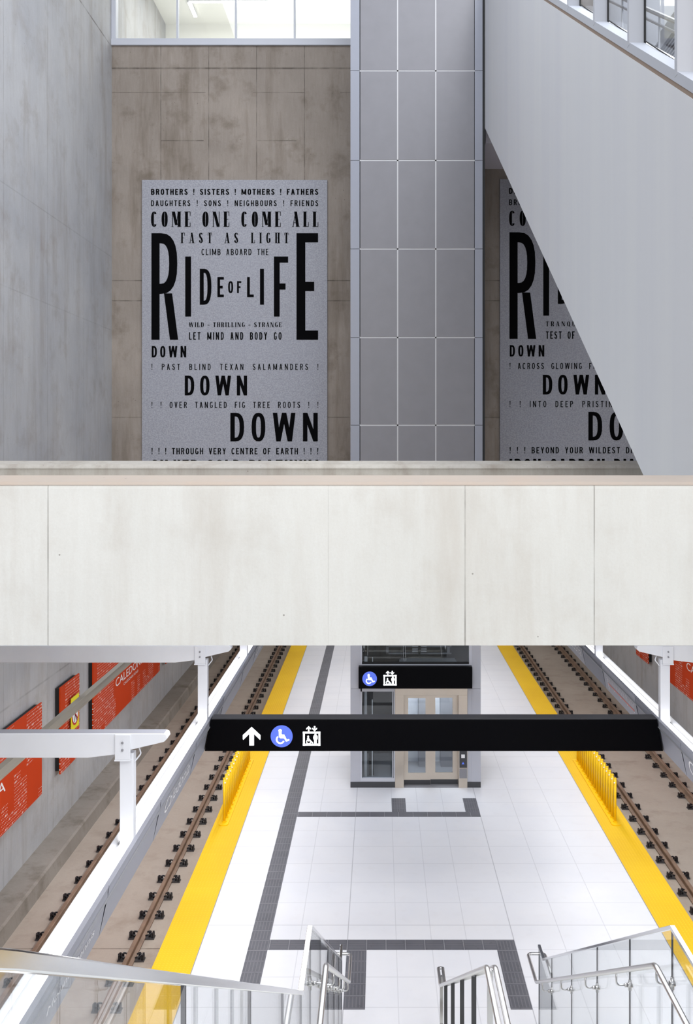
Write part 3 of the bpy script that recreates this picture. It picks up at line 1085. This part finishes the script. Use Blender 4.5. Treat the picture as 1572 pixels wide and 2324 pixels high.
# main hanging sign between the two fascias
SY = 15.1
k1 = SY / F
def hx(px): return (px - 861) * k1
def hz(py): return EYE - (py - 1001) * k1
hs = thing('direction_sign', (0.86, SY, 2.92), 'long black lightbox sign with arrow, wheelchair and elevator symbols spanning over the platform', 'sign')
zt, zb = hz(1633), hz(1705)
TX, BX = -2.66, -2.76                  # fascia face, top and bottom
cs = MB()
prof_top = [(TX + .01, zt), (mir(TX + .01), zt)]
cs.extrude([(TX + .012, zt), (BX + .012, zb), (mir(BX + .012), zb), (mir(TX + .012), zt)], 1, SY, SY + .26)
cs.build('casing', M['black'], hs, bevel=.008)
box(TX + .02, mir(TX + .02), SY + .01, SY + .25, zt, zt + .012).build('top_cover', M['dark_grey'], hs)
box(hx(536), hx(741), SY - .004, SY, zb + .01, zt - .01).build('display_panel', M['black'], hs)
yf = SY - .008
mb = MB(); arrow(mb, hx(571), hz(1691.6), hz(1649.3), 40 * k1, 10.5 * k1, yf); mb.build('arrow_symbol', M['sign_white'], hs)
mb = MB(); disc(mb, hx(639), hz(1670.6), 25 * k1, yf, n=40); mb.build('blue_disc', M['sign_blue'], hs)
mb = MB(); wheelchair(mb, hx(639), hz(1670.6), 24 * k1, yf - .004); mb.build('wheelchair_symbol', M['sign_white'], hs)
mb = MB(); lift_icon(mb, hx(707), hz(1691.8), 39.5 * k1, yf); mb.build('elevator_symbol', M['sign_white'], hs)

# ------------------------------------------------------------------ escalator enclosure on the right
EX = 2.37
SL = 0.5665


def zbot(y): return 7.49 + SL * (y - 8.63)
def zseam(y): return 11.44 + 0.572 * (y - 9.11)


es = thing('escalator_enclosure', (EX, 9, 6.2), 'pale slanting escalator enclosure with glazed band descending along the right of the hall', 'escalator')
ya, yb = 7.15, 21.63

MB().extrude([(ya, zbot(ya)), (yb, zbot(yb)), (yb, zseam(yb)), (ya, zseam(ya))], 0, EX, EX + .12).build('side_wall', M['esc_wall'], es)
MB().extrude([(ya, zbot(ya)), (yb, zbot(yb)), (yb, zbot(yb) + .12), (ya, zbot(ya) + .12)], 0, EX + .12, 5.0).build('soffit', M['panel_a'], es)
stp = [(ya + .1, zbot(ya + .1) + .1)]
ny = int((yb - ya - .3) / .4)
for k in range(ny):
    y0 = ya + .1 + k * .4
    stp += [(y0, zbot(y0) + .34), (y0 + .4, zbot(y0) + .34)]
stp += [(ya + .1 + ny * .4, zbot(ya + .1 + ny * .4) + .1)]
MB().extrude(stp, 0, 3.1, 4.4).build('step_band', M['mid_grey'], es)
MB().extrude([(ya, zseam(ya)), (yb, zseam(yb)), (yb, zseam(yb) + .045), (ya, zseam(ya) + .045)], 0, EX + .004, EX + .12).build('seam', plain('brown_seam', rgb(136, 118, 104), .7), es)
MB().extrude([(ya, zseam(ya) + .045), (yb, zseam(yb) + .045), (yb, zseam(yb) + .14), (ya, zseam(ya) + .14)], 0, EX - .002, EX + .14).build('sill_board', M['esc_frame'], es)
ty = [7.64, 9.11, 10.58, 12.05, 13.52, 15.0, 16.5]
for y in ty:
    box(EX - .004, EX + .14, y, y + .07, zseam(y) + .12, zseam(y) + 3.2).build('window_post', M['esc_frame'], es)
    box(EX + .135, EX + .15, y - .025, y + .0, zseam(y) + .10, zseam(y) + 3.2).build('gasket', M['black_matt'], es)
for a, b in zip(ty, ty[1:]):
    MB().extrude([(a + .07, zseam(a) + .12), (b, zseam(b) + .12), (b, zseam(b) + 3.2), (a + .07, zseam(a) + 3.2)], 0, EX + .142, EX + .15).build('glass_pane', M['pane'], es)
    MB().extrude([(a + .07, zseam(a) + .155), (b, zseam(b) + .155), (b, zseam(b) + .168), (a + .07, zseam(a) + .168)], 0, EX + .136, EX + .142).build('lower_gasket', M['black_matt'], es)
# unseen light added above the glazed band to brighten its inside
area('escalator_well_fill', (3.8, 14.5, 21.5), (3.8, 14.5, 0), 1.5, 12, 260, (1, 1, 1))
# what stands inside the glazed band
MB().extrude([(ya, zbot(ya)), (yb, zbot(yb)), (yb, zseam(yb) + 3.6), (ya, zseam(ya) + 3.6)], 0, 5.0, 5.1).build('inner_wall', M['white_metal'], es)
hr = MB()
for off, xx, r in ((-.45, 4.6, .04), (-.62, 4.6, .025), (-.5, 3.6, .04), (-.68, 3.6, .025)):
    hr.tube([(xx, ya, zseam(ya) + off), (xx, 21.4, zseam(21.4) + off)], r, 8)
hr.build('handrail', M['steel'], es)
lb = MB()
for y in [7.4 + 1.2 * k for k in range(12)]:
    lb.tube([(4.6, y, zseam(y) - 1.8), (4.6, y, zseam(y) - .45)], .02, 6)
lb.build('baluster', M['steel'], es)
vent = MB()
for k in range(9):
    vent.box(4.93, 4.99, 16.0, 17.9, 14.25 + .075 * k, 14.28 + .075 * k)
vent.build('vent_grille', M['mid_grey'], es)
box(4.90, 4.99, 16.0, 16.8, 14.65, 14.95).build('access_cover', M['mid_grey'], es)

# ------------------------------------------------------------------ line-side fascias with light troughs
def fascia(side):
    m = (lambda x: x) if side == 0 else mir
    nm = 'left' if side == 0 else 'right'
    t = thing('light_trough', (m(-2.8), 15, 3.4), ('grey fascia with a glowing light trough over the %s platform edge' % nm), 'lighting fixture')
    def ext(name, prof, mat, a=5.6, b=43.5, **kw):
        P = [(m(x), z) for x, z in prof]
        if side:
            P = P[::-1]
        return MB().extrude(P, 1, a, b).build(name, mat, t, **kw)
    ext('reflector', [(-2.915, 3.425), (-2.919, 3.425), (-2.922, 3.36), (-2.85, 3.30), (-2.66, 3.30), (-2.66, 3.31), (-2.845, 3.315), (-2.89, 3.355)], plain('brushed_reflector' + nm, (.28, .285, .30, 1), .4, .2))
    ext('light_strip', [(-2.862, 3.312), (-2.718, 3.312), (-2.718, 3.385), (-2.75, 3.405), (-2.80, 3.405), (-2.858, 3.365)], M['led'])
    ext('ledge', [(-2.712, 3.315), (-2.705, 3.315), (-2.705, 3.40), (-2.672, 3.40), (-2.672, 3.42), (-2.712, 3.42)], M['panel_a'])
    ys_ = [5.6, 7.2, 9.45, 11.7, 13.98, 15.08, 16.46, 18.95, 20.85, 23.1, 25.4, 27.7, 30, 32.3, 34.6, 36.9, 39.2, 41.5, 43.5]
    dark = {5, 7} if side else {5}
    for i, (a, b) in enumerate(zip(ys_, ys_[1:])):
        g = [(TX, zt), (BX, zb), (BX - .03, zb), (TX - .012, zt - .1), (TX - .012, zt)]
        P = [(m(x), z) for x, z in g]
        MB().extrude(P[::-1] if side else P, 1, a + .006, b - .006).build('fascia_panel', M['panel_b' if i in dark else 'panel_a'], t)

    def put_on(y0):
        def f(u, v):
            k = v / (zt - zb)
            x = BX + (TX - BX) * k + .004
            return (m(x), (y0 + u) if side == 0 else (y0 - u), zb + v)
        return f
    def words(txt, y0, length, cap, v0):
        g = put_on(y0)
        letters(txt, 'lettering', t, M['white'], lambda u, v: g(u, v + v0), cap, length)
    words('Caledonia', 12.13 if side == 0 else 13.72, 1.6, .2, .14)
    words('Caledonia', 21.1 if side == 0 else 22.7, 1.6, .2, .14)
    if side == 0:
        words('Trains to', 7.85, .95, .08, .32)
        words('Mount Dennis', 7.85, 1.3, .08, .17)
    else:
        g = put_on(18.7)
        def q(mb, u0, u1, v0, v1, sk=0):
            mb.poly([g(u0, v0), g(u1, v0), g(u1 + sk, v1), g(u0 + sk, v1)])
        a = MB(); q(a, .05, 2.0, .17, .19); a.build('line_diagram', M['red_line'], t)
        b = MB()
        for k in range(25):
            u = .1 + k * .078
            L = .07 + .07 * ((k * 37) % 10) / 10
            q(b, u, u + .012, .21, .21 + L, L * .7)
            if k % 6 == 0:
                q(b, u - .01, u + .02, .14, .16)
        q(b, .03, .14, .38, .41)
        for k in range(7):
            q(b, .03, .13, .28 - k * .035, .288 - k * .035)
        b.build('station_names', M['white'], t)
    return t


fascia(0)
fascia(1)


# ------------------------------------------------------------------ white brackets carrying the troughs
def bracket(side, y, label):
    m = (lambda x: x) if side == 0 else mir
    t = thing('support_bracket', (m(-2.8), y, 3.42), label, 'bracket', 'white brackets carrying the light troughs')
    P = [(WX, 4.584), (WX, 4.315), (-3.21, 4.315), (-2.92, 4.35), (-2.73, 4.405), (-2.37, 4.49), (-2.33, 4.53), (-2.34, 4.57), (-2.37, 4.584)]
    P = [(m(a), b) for a, b in P]
    beam = MB().extrude(P if side else P[::-1], 1, y, y + .16).build('beam', M['white_metal'], t, bevel=.008)
    def bx(a, b, *r):
        a, b = m(a), m(b)
        return box(min(a, b), max(a, b), *r)
    bx(WX, -2.37, y + .012, y + .148, 4.5841, 4.588).build('top_flange', M['panel_a'], beam)
    bx(-2.862, -2.71, y + .02, y + .14, 3.33, 4.36).build('post', M['white_metal'], t, bevel=.006)
    pl = bx(-2.905, -2.735, y - .018, y, 4.30, 4.575).build('bolt_plate', M['white_metal'], t, bevel=.004)
    bx(-2.91, -2.73, y - .02, y + .03, 4.285, 4.30).build('seat_flange', M['white_metal'], t)
    for z in (4.41, 4.49):
        MB().tube([(m(-2.82), y - .02, z), (m(-2.82), y - .034, z)], .014, 6).build('bolt', M['mid_grey'], pl)
    MB().tube(fillet([(m(-2.66), y + .08, 4.40), (m(-2.64), y + .08, 4.34), (m(-2.71), y + .08, 4.25)], .02), .008, 6).build('cable_loop', M['white_metal'], t)
    return t


for y, w in ((10.56, 'nearest the camera over the left track, post in full view'), (15.1, 'over the left track at the long black sign'), (19.65, 'over the left track, mostly hidden behind the footbridge')):
    bracket(0, y, 'white steel bracket ' + w)
for y, w in ((15.1, 'over the right track at the long black sign'), (19.65, 'over the right track, mostly hidden behind the footbridge')):
    bracket(1, y, 'white steel bracket ' + w)

# ------------------------------------------------------------------ overhead conductor rails
for side in (0, 1):
    m = (lambda x: x) if side == 0 else mir
    c = m(-4.75)
    t = thing('overhead_conductor_rail', (c, 20, 3.57), 'long grey overhead conductor rail running above the %s track' % ('left' if side == 0 else 'right'), 'conductor rail')
    P = [(-.045, .16), (.045, .16), (.045, .148), (.012, .142), (.02, .05), (.03, .03), (.02, 0), (-.02, 0), (-.03, .03), (-.02, .05), (-.012, .142), (-.045, .148)]
    MB().extrude([(c + a, 3.56 + b) for a, b in P][::-1], 1, 4, 43.9).build('rail_profile', plain('grey_aluminium' + str(side), rgb(168, 162, 150), .45, .2), t)
    MB().tube([(c, 4, 3.553), (c, 43.9, 3.553)], .009, 8).build('contact_wire', plain('copper_wire' + str(side), rgb(120, 96, 78), .4, .8), t)

# ------------------------------------------------------------------ orange station panels on the walls
def orange(side, y0, y1, long_, label):
    m = (lambda x: x) if side == 0 else mir
    z0, z1 = .86, 2.66
    t = thing('enamel_panel', (m(WX), y0, z0), label, 'wall panel', 'orange dotted panels on the tunnel walls')
    xa, xb, xc = WX + .10, WX + .13, WX
    def bx(a, b, *r):
        a, b = m(a), m(b)
        return box(min(a, b), max(a, b), *r)
    bx(xc, xa, y0 + .05, y1 - .05, z0 + .05, z1 - .03).build('mounting_frame', M['black_matt'], t)
    bx(xa, xb, y0, y1, z0, z1).build('face', M['orange'], t)
    if long_:
        L = 3.0
        yc = (y0 + y1) / 2
        def put(u, v, zz, ln):
            yy = (yc - ln / 2 + u) if side == 0 else (yc + ln / 2 - u)
            return (m(xb + .004), yy, zz + v)
        letters('CALEDONIA', 'lettering', t, M['white'], lambda u, v: put(u, v, 1.60, L), .2, L)
        letters('CALEDONIA ROAD', 'lettering', t, M['white'], lambda u, v: put(u, v, 1.46, 1.5), .065, 1.5)
    return t


orange(0, 12.2, 18.9, True, 'long orange dotted panel on the left wall, nearest, showing the letter A')
orange(0, 20.0, 21.26, False, 'narrow orange dotted panel on the left wall behind the yellow warning sign')
orange(0, 22.3, 29.05, True, 'long orange station name panel on the left wall beyond the narrow one')
orange(0, 29.9, 31.15, False, 'narrow orange panel far down the left wall, a sliver under the bracket')
orange(1, 21.25, 28.0, True, 'long orange station name panel on the right wall')
orange(1, 29.9, 31.3, False, 'narrow orange panel on the right wall beyond the long one')

# yellow warning sign
ws = thing('warning_sign', (WX + .2, 20.5, 1.6), 'yellow no-pedestrians warning sign with red ring in front of the narrow orange panel', 'sign')
bp = box(WX + .19, WX + .2, 20.48, 21.0, 1.60, 2.3).build('plate', M['hazard'], ws)
def vdisc(mb, cy, cz, r, x, r2=0, n=28):
    P = lambda a, q: (x, cy + q * math.cos(a), cz + q * math.sin(a))
    if r2:
        for i in range(n):
            a, b = 2 * PI * i / n, 2 * PI * (i + 1) / n
            mb.poly([P(a, r), P(b, r), P(b, r2), P(a, r2)])
    else:
        mb.poly([P(2 * PI * i / n, r) for i in range(n)])
    return mb
vdisc(MB(), 20.74, 1.91, .2, WX + .203).build('white_disc', M['white'], ws)
r_ = vdisc(MB(), 20.74, 1.91, .23, WX + .206, .19)
r_.poly([(WX + .208, 20.58, 2.03), (WX + .208, 20.60, 2.06), (WX + .208, 20.90, 1.79), (WX + .208, 20.88, 1.76)])
r_.build('red_ring', M['red'], ws)
p_ = vdisc(MB(), 20.74, 2.03, .035, WX + .205)
for q in (((20.70, 1.98), (20.78, 1.98), (20.77, 1.87), (20.71, 1.87)), ((20.71, 1.88), (20.74, 1.88), (20.68, 1.74), (20.65, 1.76)), ((20.74, 1.88), (20.77, 1.88), (20.84, 1.77), (20.81, 1.75))):
    p_.poly([(WX + .205, a, b) for a, b in q])
p_.build('pedestrian_symbol', M['ink'], ws)
MB().tube([(WX, 20.74, 1.9), (WX + .19, 20.74, 1.9)], .015, 8).build('standoff', M['mid_grey'], ws)


# ------------------------------------------------------------------ rails and their fasteners
def clip_meshes():
    """one side of a fastener: base plate, round shoulder with bolt, bent spring clip"""
    pl = MB().box(.05, .215, -.062, .062, 0, .02)
    cl = MB()
    cl.tube(fillet([(.075, -.06, .07), (.13, -.065, .085), (.16, -.03, .085), (.15, .03, .085), (.13, .065, .085), (.075, .06, .07)], .03), .014, 8)
    cl.tube([(.13, 0, .02), (.13, 0, .105)], .018, 8)
    sh = MB()
    sh.extrude([(.168, -.045), (.200, -.052), (.215, 0), (.200, .052), (.168, .045), (.182, 0)], 2, .02, .10)
    return pl, cl, sh


PLm, CLm, SHm = clip_meshes()


def to_mesh(mb, name, mat, sgn):
    me = bpy.data.meshes.new(name)
    me.from_pydata([(a * sgn, b, c) for a, b, c in mb.v], [], [f if sgn > 0 else f[::-1] for f in mb.f])
    me.update()
    me.materials.append(mat)
    return me


FM = {}
for sgn in (1, -1):
    FM[sgn] = [to_mesh(PLm, 'base_plate', M['plate'], sgn), to_mesh(CLm, 'spring_clip', M['clip'], sgn), to_mesh(SHm, 'shoulder', M['clip'], sgn)]


def rail(x, y_first, label):
    z0 = -.525
    prof = [(-.07, 0), (.07, 0), (.07, .012), (.012, .03), (.010, .115), (.036, .13), (.036, .155), (.028, .165), (-.028, .165), (-.036, .155), (-.036, .13), (-.010, .115), (-.012, .03), (-.07, .012)]
    r = MB().extrude([(x + a, z0 + b) for a, b in prof][::-1], 1, 6, 43.9).build('rail', M['rust'], origin=(x, 6, z0 - .025))
    tag(r, label, 'rail', 'rusty steel rails fixed to the trackbed')
    k = -4
    y = y_first + k * .69
    while y < 12.5:
        y += .69
    while y < 43:
        root = None
        for sgn in (1, -1):
            o = bpy.data.objects.new('base_plate', FM[sgn][0])
            COL.objects.link(o)
            o.parent = r
            o.location = (0, y - 6, 0)
            for i, nm in ((1, 'spring_clip'), (2, 'shoulder')):
                c = bpy.data.objects.new(nm, FM[sgn][i])
                COL.objects.link(c)
                c.parent = o
        y += .69


rail(-5.54, 16.1, 'rusty steel rail beside the left wall ledge')
rail(-3.99, 15.45, 'rusty steel rail beside the left yellow platform edge')
rail(mir(-3.99), 17.67, 'rusty steel rail beside the right yellow platform edge')
rail(mir(-5.49), 23.2, 'rusty steel rail nearest the right wall')


# ------------------------------------------------------------------ yellow gap barriers on the platform edges
def barrier(x, label):
    t = thing('gap_barrier', (x, 19.5, 0), label, 'barrier', 'yellow post barriers on the platform edges')
    P = []
    for cy, a0 in ((19.52, PI), (23.45, 0)):
        for i in range(9):
            a = a0 + PI * i / 8
            P.append((x + .1 * math.cos(a), cy + .07 * math.sin(a)))
    MB().extrude(P, 2, 0.003, .022).build('base_plate', M['yellow_post'], t)
    inner = 1 if x < .8 else -1
    MB().box(x + inner * .085, x + inner * .1, 19.55, 23.4, .022, .03).build('base_rib', M['yellow_post'], t)
    for k in range(17):
        y = 19.62 + k * .232
        p = MB().tube([(x, y, .02), (x, y, .905)], .027, 12).build('post', M['yellow_post'], t, smooth=True)
        MB().tube([(x, y, .905), (x, y, .918)], .029, 12).build('post_cap', M['yellow_post'], p)
        MB().tube([(x, y, .02), (x, y, .05)], .045, 10).build('foot_collar', M['yellow_post'], p)
        MB().tube([(x + inner * .02, y - .02, .83), (x + inner * .022, y - .033, .83)], .014, 8).build('reflector', M['white'], p)
    return t


barrier(-3.17, 'row of yellow posts on the left platform edge')
barrier(mir(-3.10), 'row of yellow posts on the right platform edge')

# ------------------------------------------------------------------ stairs with their railings (foreground)
XL, XR = -.504, 2.12
sp = MB()
prof = [(12.56, 0)]
for k in range(20):
    y = 12.56 - .28 * k
    prof += [(y, .16 * (k + 1) if k < 19 else 3.2), (y - .28, .16 * (k + 1))]
prof = [(12.56, 0)]
for k in range(20):
    prof += [(12.56 - .28 * k, .16 * (k + 1)), (12.56 - .28 * (k + 1), .16 * (k + 1))]
# landing then second flight
prof += [(6.13, 3.2)]
for k in range(19):
    prof += [(6.13 - .2737 * k, 3.2 + .1579 * (k + 1)), (6.13 - .2737 * (k + 1), 3.2 + .1579 * (k + 1))]
prof += [(.93, 5.9), (6.2, 2.85), (7.0, 2.85), (12.0, 0.0)]
stt = thing('staircase', (.81, 12.5, 0), 'stairs dropping from the mezzanine to the platform between glass balustrades', 'stairs')
sp.extrude(prof, 0, XL - .06, XR + .06).build('flight', M['bridge'], stt)

CAP1 = [(12.77, 1.10), (12.42, 1.105), (6.96, 4.285), (6.13, 4.285), (1.29, 7.11), (0.6, 7.50)]


def cap_z(y):
    for (a, za), (b, zb_) in zip(CAP1, CAP1[1:]):
        if b <= y <= a:
            return za + (zb_ - za) * (y - a) / (b - a)
    return CAP1[0][1]


def foot_z(y):
    if y >= 12.42:
        return 0.0
    if y > 6.96:
        return (12.42 - y) * .583
    if y > 6.13:
        return 3.2
    return min(6.2, 3.2 + (6.13 - y) * .583)


JY = [12.77, 11.83, 10.61, 9.36, 8.14, 6.96, 6.13, 4.97, 3.72, 2.47, 1.25, .62]


def balustrade(x, label, inner):
    t = thing('glass_balustrade', (x, 12.7, 0), label, 'balustrade', 'glass balustrades beside the stairs')
    def quad(y):
        return y
    for a, b in zip(JY, JY[1:]):
        ys2 = [a - .004] + [y for y, z in CAP1 if b + .01 < y < a - .01] + [b + .004]
        top = [(y, cap_z(y) - .02) for y in ys2]
        bot = [(y, foot_z(y) - .10) for y in ys2[::-1]]
        MB().extrude(top + bot, 0, x - .006, x + .006).build('glass_pane', M['glass'], t)
    for y in JY:
        box(x - .0065, x + .0065, y - .0035, y + .0035, foot_z(y), cap_z(y) - .02).build('joint_seal', M['dark_grey'], t)
    # cap rail: rectangular section following the profile
    mb = MB()
    top = [(y, z + .008) for y, z in CAP1]
    bot = [(y, z - .022) for y, z in CAP1[::-1]]
    mb.extrude(top + bot, 0, x - .018, x + .018)
    mb.build('cap_rail', M['polished'], t, bevel=.003)
    box(x - .06, x + .06, 12.42, 12.77, 0, .05).build('shoe', M['steel'], t)
    # handrail on the inner side
    xh = x + inner * .115
    hz_ = lambda y: cap_z(y) - .255
    path = [(x - inner * .115, 12.5, .86), (x - inner * .115, 13.0, .86), (xh, 13.0, .86), (xh, 12.30, .87), (xh, 6.98, 3.99), (xh, 6.15, 3.99), (xh, 1.3, 6.82), (xh, .6, 7.2)]
    hd = MB().tube(fillet(path, .06, 5), .021, 14).build('handrail', M['steel'], t, smooth=True)
    def hzr(y):
        pts = [(12.3, .87), (6.98, 3.99), (6.15, 3.99), (1.3, 6.82), (.6, 7.2)]
        for (a, za), (b, zb_) in zip(pts, pts[1:]):
            if b <= y <= a:
                return za + (zb_ - za) * (y - a) / (b - a)
        return .87
    for y in JY[1:-1]:
        yo = y + (0.16 if y > 7 else 0.0)
        zr = hzr(y)
        b = MB()
        b.tube(fillet([(xh, y, zr - .015), (xh, y, zr - .12), (x + inner * .01, y, zr - .12)], .035, 4), .008, 8)
        b.tube([(x - .02, y, zr - .12), (x + .02, y, zr - .12)], .02, 12)
        b.tube([(x + inner * .022, y, zr - .12), (x + inner * .045, y, zr - .12)], .016, 10)
        b.box(x - .012, x + .012, y - .008, y + .008, zr - .165, zr - .075)
        b.build('rail_bracket', M['steel'], t, smooth=True)
    return t


balustrade(XL, 'glass balustrade with steel handrail on the left of the stairs', 1)
balustrade(XR, 'glass balustrade with steel handrail on the right of the stairs', -1)
# centre rail
cr = thing('centre_handrail', (.81, 12.5, 0), 'steel double handrail on upright posts down the middle of the stairs', 'handrail')
for dx in (-.03, .03):
    path = [(.81 + dx, 12.75, .80), (.81 + dx, 12.35, .80), (.81 + dx, 6.98, 3.975), (.81 + dx, 6.15, 3.975), (.81 + dx, 1.2, 6.85)]
    MB().tube(fillet(path, .05, 5), .0205, 14).build('rail_tube', M['steel'], cr, smooth=True)
def cz(y):
    return .80 if y > 12.35 else (.80 + (12.35 - y) / 5.37 * 3.175 if y > 6.98 else 3.975)
MB().tube(fillet([(.78, 12.75, .80), (.81, 12.78, .79), (.84, 12.75, .80)], .02), .02, 10).build('end_bend', M['steel'], cr)
for y in (12.6, 11.77, 10.64, 9.44, 8.26, 7.05, 6.2):
    box(.79, .83, y - .018, y + .018, foot_z(y) - .02, cz(y) - .015).build('post', M['dark_grey'] if y < 12.5 and y > 7.5 else M['steel'], cr)  # middle posts coloured dark to imitate their back-lit shade
